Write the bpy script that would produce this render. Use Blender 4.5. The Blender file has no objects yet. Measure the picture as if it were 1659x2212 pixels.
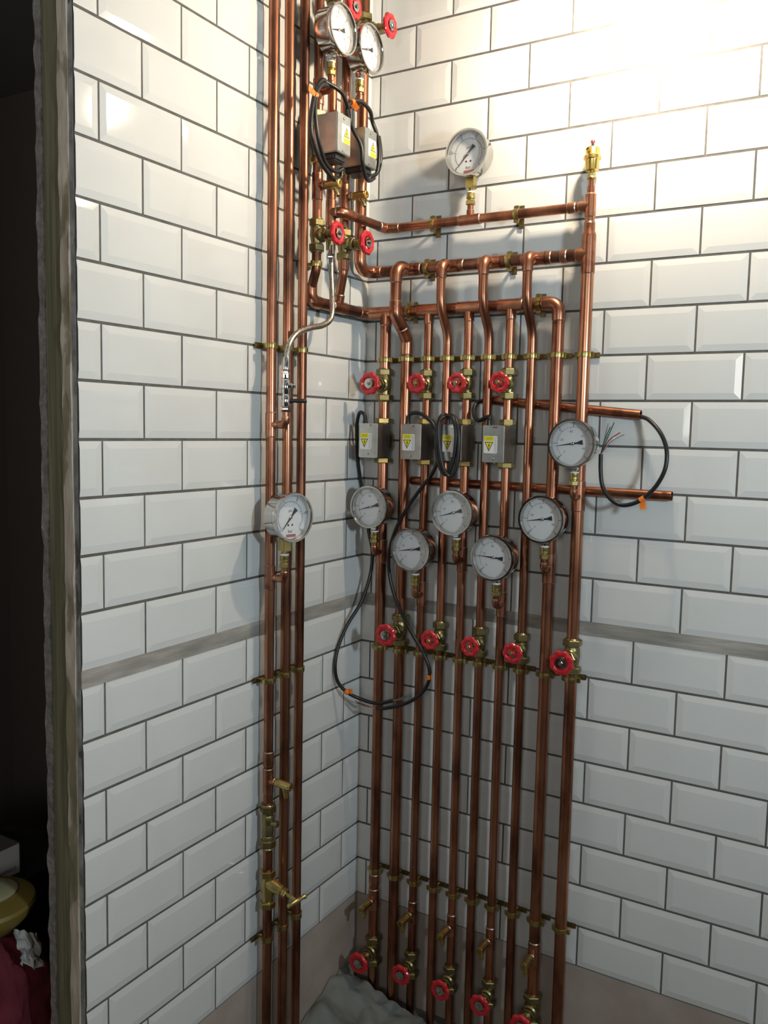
import bpy, bmesh, math, random
from mathutils import Vector, Matrix, noise
random.seed(7)
PI = math.pi
scene = bpy.context.scene
COL = scene.collection

# ---------------------------------------------------------------- materials
MATS = {}
def principled(name):
    m = bpy.data.materials.new(name); m.use_nodes = True
    MATS[name] = m
    return m, m.node_tree, m.node_tree.nodes['Principled BSDF']
def sset(b, **kw):
    for k, v in kw.items():
        b.inputs[k.replace('_', ' ')].default_value = v
def plain(name, col, rough=.5, metal=0.0, **kw):
    m, nt, b = principled(name)
    sset(b, Base_Color=(*col, 1), Roughness=rough, Metallic=metal, **kw)
    return m
def noisy(name, stops, scale, rough=(.3, .5), metal=0.0, stretch=(1, 1, 1), detail=5, bump=0.0, bscale=None, rand=0.0, **kw):
    """colour ramp over noise in world position, roughness follows"""
    m, nt, b = principled(name)
    N = nt.nodes; Lk = nt.links
    geo = N.new('ShaderNodeNewGeometry'); mp = N.new('ShaderNodeMapping'); mp.vector_type = 'POINT'
    mp.inputs['Scale'].default_value = stretch
    Lk.new(geo.outputs['Position'], mp.inputs['Vector'])
    nz = N.new('ShaderNodeTexNoise'); nz.inputs['Scale'].default_value = scale; nz.inputs['Detail'].default_value = detail
    Lk.new(mp.outputs['Vector'], nz.inputs['Vector'])
    rp = N.new('ShaderNodeValToRGB')
    el = rp.color_ramp.elements
    while len(el) > 1: el.remove(el[-1])
    for i, (p, c) in enumerate(stops):
        e = el[0] if i == 0 else el.new(p)
        e.position = p; e.color = (*c, 1)
    Lk.new(nz.outputs['Fac'], rp.inputs['Fac'])
    out = rp.outputs['Color']
    if rand > 0:
        oi = N.new('ShaderNodeObjectInfo'); mx = N.new('ShaderNodeHueSaturation')
        mr = N.new('ShaderNodeMapRange'); mr.inputs['To Min'].default_value = 1 - rand; mr.inputs['To Max'].default_value = 1 + rand * .4
        Lk.new(oi.outputs['Random'], mr.inputs['Value']); Lk.new(mr.outputs['Result'], mx.inputs['Value'])
        Lk.new(out, mx.inputs['Color']); out = mx.outputs['Color']
    Lk.new(out, b.inputs['Base Color'])
    r = N.new('ShaderNodeMapRange'); r.inputs['To Min'].default_value = rough[0]; r.inputs['To Max'].default_value = rough[1]
    Lk.new(nz.outputs['Fac'], r.inputs['Value']); Lk.new(r.outputs['Result'], b.inputs['Roughness'])
    b.inputs['Metallic'].default_value = metal
    if bump > 0:
        n2 = N.new('ShaderNodeTexNoise'); n2.inputs['Scale'].default_value = bscale or scale * 4; n2.inputs['Detail'].default_value = 6
        Lk.new(mp.outputs['Vector'], n2.inputs['Vector'])
        bp = N.new('ShaderNodeBump'); bp.inputs['Strength'].default_value = bump; bp.inputs['Distance'].default_value = .004
        Lk.new(n2.outputs['Fac'], bp.inputs['Height']); Lk.new(bp.outputs['Normal'], b.inputs['Normal'])
    sset(b, **kw)
    return m

TILE = noisy('white_glazed_tile', [(.3, (.73, .735, .725)), (.7, (.77, .775, .765))], 6, (.05, .09), 0, bump=.03, bscale=9)
GROUT = noisy('grey_grout', [(.35, (.105, .10, .092)), (.65, (.15, .145, .135))], 40, (.85, .95))
STRIP = noisy('grey_cement_band', [(.3, (.24, .23, .21)), (.5, (.34, .32, .29)), (.7, (.47, .44, .40))], 14, (.75, .95), stretch=(.5, .5, 3), bump=.25, bscale=60)
PLASTER = noisy('pink_brown_plaster', [(.3, (.36, .29, .25)), (.6, (.46, .385, .34)), (.8, (.53, .46, .41))], 7, (.8, .95), bump=.15, bscale=50)
COPPER = noisy('copper', [(.28, (.10, .048, .034)), (.42, (.30, .125, .075)), (.56, (.50, .215, .125)), (.75, (.64, .32, .20))], 19, (.44, .22), 1.0, stretch=(1, 1, .35), detail=7, rand=.22)
COPPER_OLD = noisy('tarnished_copper', [(.28, (.085, .05, .04)), (.5, (.22, .105, .07)), (.72, (.42, .21, .135))], 22, (.42, .3), 1.0, detail=7)
FITTING = noisy('copper_fitting', [(.3, (.20, .085, .055)), (.5, (.46, .20, .12)), (.75, (.62, .32, .20))], 30, (.4, .26), 1.0, detail=6, rand=.15)
SOLDER = noisy('solder', [(.3, (.36, .24, .18)), (.7, (.62, .47, .38))], 80, (.3, .5), 1.0)
BRASS = noisy('brass', [(.3, (.42, .33, .12)), (.7, (.62, .50, .20))], 25, (.34, .26), 1.0)
BRASS_DULL = noisy('dull_brass', [(.3, (.24, .20, .09)), (.7, (.40, .33, .16))], 30, (.42, .32), 1.0)
BRASS_CLIP = noisy('clip_brass', [(.3, (.34, .27, .10)), (.7, (.55, .45, .18))], 40, (.36, .26), 1.0)
BRASS_GOLD = plain('bright_brass', (.74, .54, .17), .28, 1.0)
STEEL = plain('polished_steel', (.58, .57, .545), .13, 1.0)
ZINC = noisy('zinc_sheet', [(.3, (.45, .48, .475)), (.7, (.56, .59, .585))], 50, (.30, .38), 1.0)
CHROME = plain('chrome', (.72, .72, .71), .12, 1.0)
BRAID = noisy('steel_braid', [(.35, (.30, .29, .26)), (.65, (.66, .64, .58))], 300, (.25, .45), 1.0)
RED = plain('red_handwheel_paint', (.56, .018, .028), .3, 0, Coat_Weight=.4)
BLACK = plain('black_cable_sheath', (.012, .012, .013), .38)
BLACKP = plain('black_plastic', (.016, .016, .018), .4)
WHITE = plain('dial_white', (.78, .79, .80), .5)
INK = plain('dial_ink', (.02, .02, .025), .5)
GREYINK = plain('grey_ink', (.25, .26, .28), .6)
PTFE = plain('white_tape', (.85, .85, .83), .5)
YELLOW = plain('label_yellow', (.80, .72, .02), .45)
YINK = plain('label_print', (.42, .36, .02), .5)
PAPER = plain('label_white', (.78, .78, .80), .4)
PINKBAND = plain('dial_red_band', (.42, .12, .12), .5)
ORANGE = plain('orange_tape', (.85, .22, .03), .5)
WGREEN = plain('green_wire', (.02, .10, .07), .4)
WRED = plain('red_wire', (.35, .03, .03), .4)
WGREY = plain('grey_wire', (.25, .25, .25), .4)
TIMBER = noisy('green_treated_timber', [(.3, (.14, .135, .08)), (.5, (.20, .19, .115)), (.7, (.27, .255, .16))], 30, (.75, .9), stretch=(3, 3, .12), bump=.2, bscale=60)
JAMBP = noisy('jamb_plaster', [(.36, (.32, .28, .18)), (.44, (.40, .35, .25)), (.47, (.66, .57, .47)), (.7, (.76, .67, .56))], 9, (.85, .95), bump=.5, bscale=35, stretch=(2, 2, .7))
BOARD = noisy('board_edge', [(.35, (.24, .23, .22)), (.65, (.48, .46, .44))], 28, (.8, .95), bump=.3)
BLOCK = noisy('concrete_block', [(.35, (.26, .25, .24)), (.65, (.42, .41, .40))], 60, (.9, .98), bump=.8, bscale=140)
FLOORM = noisy('concrete_floor', [(.35, (.12, .115, .105)), (.65, (.20, .19, .175))], 8, (.8, .95), bump=.2)
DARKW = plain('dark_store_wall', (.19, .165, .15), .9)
RENDERW = noisy('grey_render', [(.35, (.17, .165, .16)), (.65, (.24, .235, .225))], 3, (.85, .95))
CEILM = plain('ceiling_board', (.32, .31, .29), .9)
SHEET = noisy('grey_dust_sheet', [(.3, (.10, .11, .105)), (.7, (.20, .21, .20))], 9, (.55, .75), bump=.3, bscale=25)
REDC = noisy('red_cloth', [(.3, (.12, .012, .02)), (.7, (.22, .028, .045))], 12, (.75, .95), bump=.4, bscale=120)
YPLAST = noisy('yellow_plastic', [(.3, (.22, .155, .03)), (.7, (.28, .205, .05))], 10, (.4, .6))
CREAM = plain('cream_plastic', (.45, .41, .25), .5)
CARDW = plain('white_card', (.82, .83, .86), .6)
CARDD = plain('dark_card', (.06, .075, .07), .6)
CARDT = plain('grey_card', (.16, .15, .145), .7)
PAPERC = noisy('crumpled_paper', [(.3, (.36, .35, .33)), (.7, (.50, .49, .47))], 14, (.7, .9))
CRATE = plain('dark_crate', (.03, .03, .032), .6)

# clear gauge glass: transparent with a fresnel sheen so light still reaches the dial
gm = bpy.data.materials.new('gauge_glass'); gm.use_nodes = True
nt = gm.node_tree; nt.nodes.clear()
o_ = nt.nodes.new('ShaderNodeOutputMaterial'); mx_ = nt.nodes.new('ShaderNodeMixShader')
tr_ = nt.nodes.new('ShaderNodeBsdfTransparent'); gl_ = nt.nodes.new('ShaderNodeBsdfGlossy'); gl_.inputs['Roughness'].default_value = .03
lw_ = nt.nodes.new('ShaderNodeLayerWeight'); lw_.inputs['Blend'].default_value = .5
pw_ = nt.nodes.new('ShaderNodeMath'); pw_.operation = 'POWER'; pw_.inputs[1].default_value = 5
nt.links.new(lw_.outputs['Facing'], pw_.inputs[0])
fr_ = nt.nodes.new('ShaderNodeMath'); fr_.operation = 'MULTIPLY_ADD'; fr_.inputs[1].default_value = .6; fr_.inputs[2].default_value = .035
nt.links.new(pw_.outputs[0], fr_.inputs[0])
nt.links.new(fr_.outputs[0], mx_.inputs[0]); nt.links.new(tr_.outputs[0], mx_.inputs[1]); nt.links.new(gl_.outputs[0], mx_.inputs[2]); nt.links.new(mx_.outputs[0], o_.inputs[0])
GLASS = gm
bm_ = bpy.data.materials.new('lit_bulb'); bm_.use_nodes = True
nt = bm_.node_tree; nt.nodes.clear()
o_ = nt.nodes.new('ShaderNodeOutputMaterial'); em_ = nt.nodes.new('ShaderNodeEmission')
em_.inputs['Color'].default_value = (1.0, .82, .60, 1); em_.inputs['Strength'].default_value = 800
nt.links.new(em_.outputs[0], o_.inputs[0])
BULB = bm_

# ---------------------------------------------------------------- mesh building
def frame(d, up=None):
    d = Vector(d).normalized()
    u = Vector(up) if up else (Vector((0, 0, 1)) if abs(d.z) < .9 else Vector((1, 0, 0)))
    x = u.cross(d).normalized() if not up else None
    if up:
        y = (u - d * u.dot(d)).normalized(); x = y.cross(d)
        return x, y, d
    return x, d.cross(x), d

def fillet_path(pts, r, n=7):
    P = [Vector(p) for p in pts]
    if r <= 0 or len(P) < 3: return P
    out = [P[0]]
    for i in range(1, len(P) - 1):
        a, b, c = P[i - 1], P[i], P[i + 1]
        u = (a - b).normalized(); v = (c - b).normalized()
        ang = u.angle(v)
        if ang > PI - .02: out.append(b); continue
        t = min(r / math.tan(ang / 2), (a - b).length * .49 if i > 1 else (a - b).length * .98, (c - b).length * .49 if i < len(P) - 2 else (c - b).length * .98)
        rr = t * math.tan(ang / 2)
        bis = (u + v).normalized(); ctr = b + bis * (rr / math.sin(ang / 2))
        s = b + u * t - ctr; e = b + v * t - ctr
        tot = s.angle(e); ax = s.cross(e).normalized()
        for k in range(n + 1):
            out.append(ctr + Matrix.Rotation(tot * k / n, 3, ax) @ s)
    out.append(P[-1])
    return out

def smooth_path(pts, n=6):
    P = [Vector(p) for p in pts]
    Q = [P[0] * 2 - P[1]] + P + [P[-1] * 2 - P[-2]]
    out = []
    for i in range(1, len(Q) - 2):
        p0, p1, p2, p3 = Q[i - 1:i + 3]
        for k in range(n):
            t = k / n
            out.append(.5 * ((2 * p1) + (p2 - p0) * t + (2 * p0 - 5 * p1 + 4 * p2 - p3) * t * t + (3 * p1 - p0 - 3 * p2 + p3) * t ** 3))
    out.append(P[-1])
    return out

class MB:
    def __init__(self):
        self.bm = bmesh.new(); self.mats = []; self.mi = 0
    def use(self, m):
        if m not in self.mats: self.mats.append(m)
        self.mi = self.mats.index(m); return self
    def face(self, vs):
        try:
            f = self.bm.faces.new(vs); f.material_index = self.mi; f.smooth = True; return f
        except ValueError:
            return None
    def sweep(self, path, r, seg=14, caps=True):
        path = [Vector(p) for p in path]; n = len(path)
        T = []
        for i in range(n):
            a = path[max(i - 1, 0)]; b = path[min(i + 1, n - 1)]
            T.append((b - a).normalized())
        x, y, _ = frame(T[0])
        rings = []
        for i in range(n):
            if i:
                ax = T[i - 1].cross(T[i])
                if ax.length > 1e-7:
                    M = Matrix.Rotation(T[i - 1].angle(T[i]), 3, ax.normalized()); x = M @ x; y = M @ y
            rr = r[i] if isinstance(r, (list, tuple)) else r
            rings.append([self.bm.verts.new(path[i] + x * math.cos(2 * PI * k / seg) * rr + y * math.sin(2 * PI * k / seg) * rr) for k in range(seg)])
        for a, b in zip(rings, rings[1:]):
            for k in range(seg): self.face([a[k], a[(k + 1) % seg], b[(k + 1) % seg], b[k]])
        if caps:
            self.face(rings[0][::-1]); self.face(rings[-1])
        return self
    def tube(self, pts, r, seg=16, fil=0, caps=True):
        return self.sweep(fillet_path(pts, fil), r, seg, caps)
    def lathe(self, o, d, prof, seg=24, up=None, caps=True):
        """prof: (radius, height) pairs along d from o"""
        x, y, d = frame(d, up); o = Vector(o)
        rings = []
        for r, h in prof:
            c = o + d * h
            if r < 1e-6: rings.append([self.bm.verts.new(c)])
            else: rings.append([self.bm.verts.new(c + x * math.cos(2 * PI * k / seg) * r + y * math.sin(2 * PI * k / seg) * r) for k in range(seg)])
        for a, b in zip(rings, rings[1:]):
            for k in range(seg):
                k2 = (k + 1) % seg
                if len(a) == 1 and len(b) == 1: continue
                if len(a) == 1: self.face([a[0], b[k2], b[k]])
                elif len(b) == 1: self.face([a[k], a[k2], b[0]])
                else: self.face([a[k], a[k2], b[k2], b[k]])
        if caps:
            if len(rings[0]) > 1: self.face(rings[0][::-1])
            if len(rings[-1]) > 1: self.face(rings[-1])
        return self
    def hexnut(self, o, d, af, h, up=None):
        r = af / math.cos(PI / 6) / 2
        return self.lathe(o, d, [(r * .9, 0), (r, h * .12), (r, h * .88), (r * .9, h)], 6, up)
    def box(self, lo, hi, bev=0.0, M=None):
        b = bmesh.new(); bmesh.ops.create_cube(b, size=1)
        for v in b.verts:
            v.co = Vector([lo[i] + (v.co[i] + .5) * (hi[i] - lo[i]) for i in range(3)])
        if bev > 0: bmesh.ops.bevel(b, geom=list(b.edges), offset=bev, segments=2, affect='EDGES')
        mp = {}
        for v in b.verts: mp[v] = self.bm.verts.new(M @ v.co if M else v.co)
        for f in b.faces: self.face([mp[v] for v in f.verts])
        b.free(); return self
    def slab(self, poly, M, h):
        """2D polygon extruded by h along local z of M"""
        a = [self.bm.verts.new(M @ Vector((p[0], p[1], 0))) for p in poly]
        b = [self.bm.verts.new(M @ Vector((p[0], p[1], h))) for p in poly]
        self.face(a[::-1]); self.face(b); n = len(poly)
        for k in range(n): self.face([a[k], a[(k + 1) % n], b[(k + 1) % n], b[k]])
        return self
    def add_mesh(self, me, M):
        vs = [self.bm.verts.new(M @ v.co) for v in me.vertices]
        for p in me.polygons: self.face([vs[i] for i in p.vertices])
        return self
    def mesh(self, name, ang=.62):
        bm = self.bm
        bmesh.ops.recalc_face_normals(bm, faces=list(bm.faces))
        for e in bm.edges:
            if len(e.link_faces) == 2 and e.calc_face_angle(0) > ang: e.smooth = False
        me = bpy.data.meshes.new(name); bm.to_mesh(me); bm.free()
        for m in self.mats: me.materials.append(m)
        return me

def link(name, me, parent=None, M=None):
    o = bpy.data.objects.new(name, me); COL.objects.link(o)
    if parent: o.parent = parent
    if M is not None: o.matrix_local = M
    return o
def tag(o, label, cat, group=None, kind=None):
    if label: o['label'] = label
    if cat: o['category'] = cat
    if group: o['group'] = group
    if kind: o['kind'] = kind
    return o
def empty(name, loc, label, cat, rz=0.0, group=None, ry=0.0):
    o = bpy.data.objects.new(name, None); COL.objects.link(o)
    o.empty_display_size = .02
    o.location = loc; o.rotation_euler = (0, ry, rz)
    return tag(o, label, cat, group)
def struct(name, mb):
    return tag(link(name, mb.mesh(name)), None, None, kind='structure')

def text_mesh(body, size):
    c = bpy.data.curves.new('t', 'FONT'); c.body = body; c.size = size; c.align_x = 'CENTER'; c.align_y = 'CENTER'
    c.resolution_u = 3
    o = bpy.data.objects.new('t', c); COL.objects.link(o)
    dg = bpy.context.evaluated_depsgraph_get()
    me = bpy.data.meshes.new_from_object(o.evaluated_get(dg))
    bpy.data.objects.remove(o); return me

# a thing built once: {part: (mesh, parent part)}; every copy shares the meshes
def instance(proto, root):
    objs = {}
    for name, me, par, lab in proto:
        o = link(name.split('|')[0], me, objs[par] if par else root)
        if lab: o['label'] = lab
        objs[name] = o
    return root

# ---------------------------------------------------------------- the place: numbers
Z0 = 2.17; PV = .1036642; ST = .0336262; HP = .1015; XR0 = .028142; YL0 = .0848268; GR = .0056; GV = .0044
TB = Z0 - 18 * PV - (ST - .003)          # lower edge of the tiling
CEIL = 2.76
EDGE = -.949                             # free end of the left wall

def clip_poly(poly, lo, hi):
    def half(poly, s, c):
        out = []
        for i in range(len(poly)):
            a, b = poly[i], poly[(i + 1) % len(poly)]
            ia = s * a[0] >= s * c; ib = s * b[0] >= s * c
            if ia: out.append(a)
            if ia != ib:
                t = (c - a[0]) / (b[0] - a[0]); out.append(tuple(a[j] + t * (b[j] - a[j]) for j in range(3)))
        return out
    poly = half(poly, 1, lo)
    return half(poly, -1, hi) if len(poly) > 2 else []

def tiled_wall(mb, to3d, u_off, odd_rule, umax, kmin):
    """to3d(u, z, h): u along the wall from the corner, h out of the wall"""
    rnd = random.Random(3 if odd_rule else 5)
    for k in range(kmin, 18):
        zt = Z0 - k * PV - (ST - .003 if k >= 10.5 else 0) - GR / 2
        if k == 10: zt = Z0 - 10 * PV - ST
        zb = Z0 - (k + 1) * PV - (ST - .003 if k + 1 > 10 else 0) + GR / 2
        if k == 9: zb = Z0 - 10 * PV
        par = (k + 1) % 2 if odd_rule else k % 2
        c = par - 2
        while u_off + c * HP < umax:
            u0 = u_off + c * HP + GV / 2; u1 = u_off + (c + 2) * HP - GV / 2
            c += 2
            lo = max(u0, .0005); hi = min(u1, umax)
            if hi - lo < .004: continue
            b = .014; h = .0018
            ju, jz, jh = rnd.uniform(-.0035, .0035), rnd.uniform(-.003, .003), rnd.uniform(-.0002, .0002)
            um, zm = (u0 + u1) / 2, (zt + zb) / 2
            F = lambda u, z, hh: (u, z, hh + jh + (u - um) * ju + (z - zm) * jz)
            o = [(u0, zb), (u1, zb), (u1, zt), (u0, zt)]
            i_ = [(u0 + b, zb + b), (u1 - b, zb + b), (u1 - b, zt - b), (u0 + b, zt - b)]
            polys = [[F(*p, h) for p in i_]]
            for q in range(4):
                q2 = (q + 1) % 4
                polys.append([F(*o[q], 0), F(*o[q2], 0), F(*i_[q2], h), F(*i_[q], h)])
                polys.append([F(*o[q], -.003), F(*o[q2], -.003), F(*o[q2], 0), F(*o[q], 0)])
            for p in polys:
                p = clip_poly(p, lo, hi)
                if len(p) > 2:
                    f = mb.face([mb.bm.verts.new(to3d(*v)) for v in p])
                    if f: f.smooth = False

mb = MB().use(GROUT)
mb.box((-.0008, .0008, TB), (3.6, .14, CEIL))
mb.use(TILE); tiled_wall(mb, lambda u, z, h: Vector((u, -h, z)), XR0, True, 3.6, -6)
wr = struct('wall_right', mb)
mb = MB().use(GROUT)
mb.box((-.012, EDGE, TB), (-.0008, .0008, CEIL))
mb.use(TILE); tiled_wall(mb, lambda u, z, h: Vector((h, -u, z)), YL0, False, -EDGE, -6)
wl = struct('wall_left', mb)
zst = Z0 - 10 * PV
mb = MB().use(STRIP); mb.box((0, -.0012, zst - ST + .0004), (3.6, .0018, zst - .0004)); struct('trim_1', mb)
mb = MB().use(STRIP); mb.box((-.0018, EDGE - .002, zst - ST + .0004), (.0012, -.0012, zst - .0004)); struct('trim_2', mb)
mb = MB().use(PLASTER); mb.box((0, .0006, -.02), (3.6, .14, TB)); struct('baseboard_right', mb)
mb = MB().use(PLASTER); mb.box((-.012, EDGE, -.02), (-.0006, .0006, TB)); struct('baseboard_left', mb)

# end of the left wall: board edge, plaster, green timber stud, block
def ragged(mb, x0, x1, yb, yf, amp, seed, z0=-.02, z1=CEIL, n=150, side=0.0):
    """upright slab from yb (deep) to a rough front face near yf"""
    cols = 4; g = []
    for i in range(n + 1):
        z = z0 + (z1 - z0) * i / n; row = []
        for j in range(cols + 1):
            x = x0 + (x1 - x0) * j / cols
            w = noise.noise(Vector((x * 40 + seed, z * 22, seed))) * amp
            if j == 0: x += noise.noise(Vector((seed, z * 30, 4))) * side
            row.append(mb.bm.verts.new((x, yf + w, z)))
        g.append(row)
    back = [(mb.bm.verts.new((x0, yb, z0 + (z1 - z0) * i / n)), mb.bm.verts.new((x1, yb, z0 + (z1 - z0) * i / n))) for i in range(n + 1)]
    for i in range(n):
        for j in range(cols): mb.face([g[i][j], g[i][j + 1], g[i + 1][j + 1], g[i + 1][j]])
        mb.face([back[i][0], g[i][0], g[i + 1][0], back[i + 1][0]]); mb.face([g[i][-1], back[i][1], back[i + 1][1], g[i + 1][-1]])
        mb.face([back[i][1], back[i][0], back[i + 1][0], back[i + 1][1]])
    return mb
struct('trim_3', ragged(MB().use(BOARD), -.0135, -.0035, -.9, EDGE - .0005, .0012, 1))
struct('trim_4', ragged(MB().use(JAMBP), -.038, -.0142, .14, EDGE - .003, .003, 9, side=.0008))
mb = MB().use(TIMBER); mb.box((-.079, EDGE - .002, -.02), (-.0385, -.85, CEIL), .0015); struct('trim_5', mb)
struct('trim_6', ragged(MB().use(BLOCK), -.103, -.086, .14, EDGE + .002, .004, 21, side=.004))
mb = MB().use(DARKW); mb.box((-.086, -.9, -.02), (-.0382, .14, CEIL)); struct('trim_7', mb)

# floor, ceiling, unseen sides of the two rooms
mb = MB().use(FLOORM); mb.box((-1.7, -3.8, -.1), (3.7, .3, 0)); struct('floor', mb)
mb = MB().use(CEILM); mb.box((-1.7, -3.8, CEIL), (3.7, .3, CEIL + .1)); struct('ceiling', mb)
mb = MB().use(RENDERW); mb.box((-.1, -3.9, 0), (3.7, -3.8, CEIL)); struct('wall_front', mb)
mb = MB().use(RENDERW); mb.box((3.6, -3.9, 0), (3.7, .14, CEIL)); struct('wall_side', mb)
mb = MB().use(RENDERW); mb.box((-.1, -3.8, 0), (0, -2.0, CEIL)); struct('wall_entrance', mb)
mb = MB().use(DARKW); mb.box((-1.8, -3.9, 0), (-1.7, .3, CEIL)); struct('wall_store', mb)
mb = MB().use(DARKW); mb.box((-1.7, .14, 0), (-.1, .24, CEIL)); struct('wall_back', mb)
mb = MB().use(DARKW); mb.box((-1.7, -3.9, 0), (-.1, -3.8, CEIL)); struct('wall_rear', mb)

# ---------------------------------------------------------------- pipes
R28, R22, R15 = .014, .011, .0075
ORD = ['first', 'second', 'third', 'fourth', 'fifth', 'sixth', 'seventh', 'eighth', 'ninth', 'tenth']

def sleeve(mb, pts, r, fil=0.0, grow=.0016):
    """a soldered fitting: slightly fatter tube with solder rings at its ends"""
    P = fillet_path(pts, fil)
    mb.use(FITTING).sweep(P, r + grow, 18)
    for a, b in ((P[0], P[1]), (P[-1], P[-2])):
        d = (a - b).normalized()
        mb.use(SOLDER).lathe(a - d * .0006, d, [(r + grow * .9, 0), (r + grow * 1.0, .0006), (r + .0002, .0026)], 18)
    return mb

class Pipe:
    def __init__(self, loc, label, name='copper_pipe', group=None):
        self.o = empty(name, loc, label, 'pipe', group=group); self.b = Vector(loc)
    def L(self, pts): return [Vector(p) - self.b for p in pts]
    def run(self, pts, r, fil=.03, mat=None, seg=20, caps=True, name='tube'):
        link(name, MB().use(mat or COPPER).tube(self.L(pts), r, seg, fil, caps).mesh(name), self.o); return self
    def fit(self, name, pts, r, fil=0.0):
        link(name, sleeve(MB(), self.L(pts), r, fil).mesh(name), self.o); return self
    def tee(self, c, d, r, half, bd, br, blen):
        c = Vector(c); d = Vector(d).normalized(); bd = Vector(bd).normalized()
        mb = sleeve(MB(), self.L([c - d * half, c + d * half]), r)
        mb.use(FITTING)
        P = self.L([c, c + bd * blen]); mb.sweep(P, br + .0016, 18)
        mb.use(SOLDER).lathe(P[1] - bd * .0006, bd, [(br + .0015, 0), (br + .0016, .0006), (br + .0002, .0026)], 18)
        link('tee', mb.mesh('tee'), self.o); return self
    def branch(self, c, out, rise, reach=.036):
        """15 mm branch for a gauge: out of the pipe, elbow, up"""
        c = Vector(c); out = Vector(out)
        e = c + out * reach
        mb = MB().use(COPPER); mb.tube(self.L([c, e, e + Vector((0, 0, rise))]), R15, 16, .012)
        sleeve(mb, self.L([e - out * .016, e, e + Vector((0, 0, .016))]), R15, .012)
        link('gauge_branch', mb.mesh('gauge_branch'), self.o); return self

D = .037; ZM1, ZM2, ZM3 = 2.084, 1.978, 1.875
PX_ = [.080, .143, .205, .259, .315, .370, .424, .480, .542, .606]
PR = [R28, R28, R22, R22, R22, R22, R22, R22, R28, R28]
XB = [.078, .140, .198, .259, .315, .369, .425, .480, .542, .607]   # where each reaches the floor
def px(i, z):                                                       # slight lean of each run
    t = max(0, min(1, z / 1.75)); return XB[i] + (PX_[i] - XB[i]) * t
def P_(i, z, y=-D): return (px(i, z), y, z)

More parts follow.
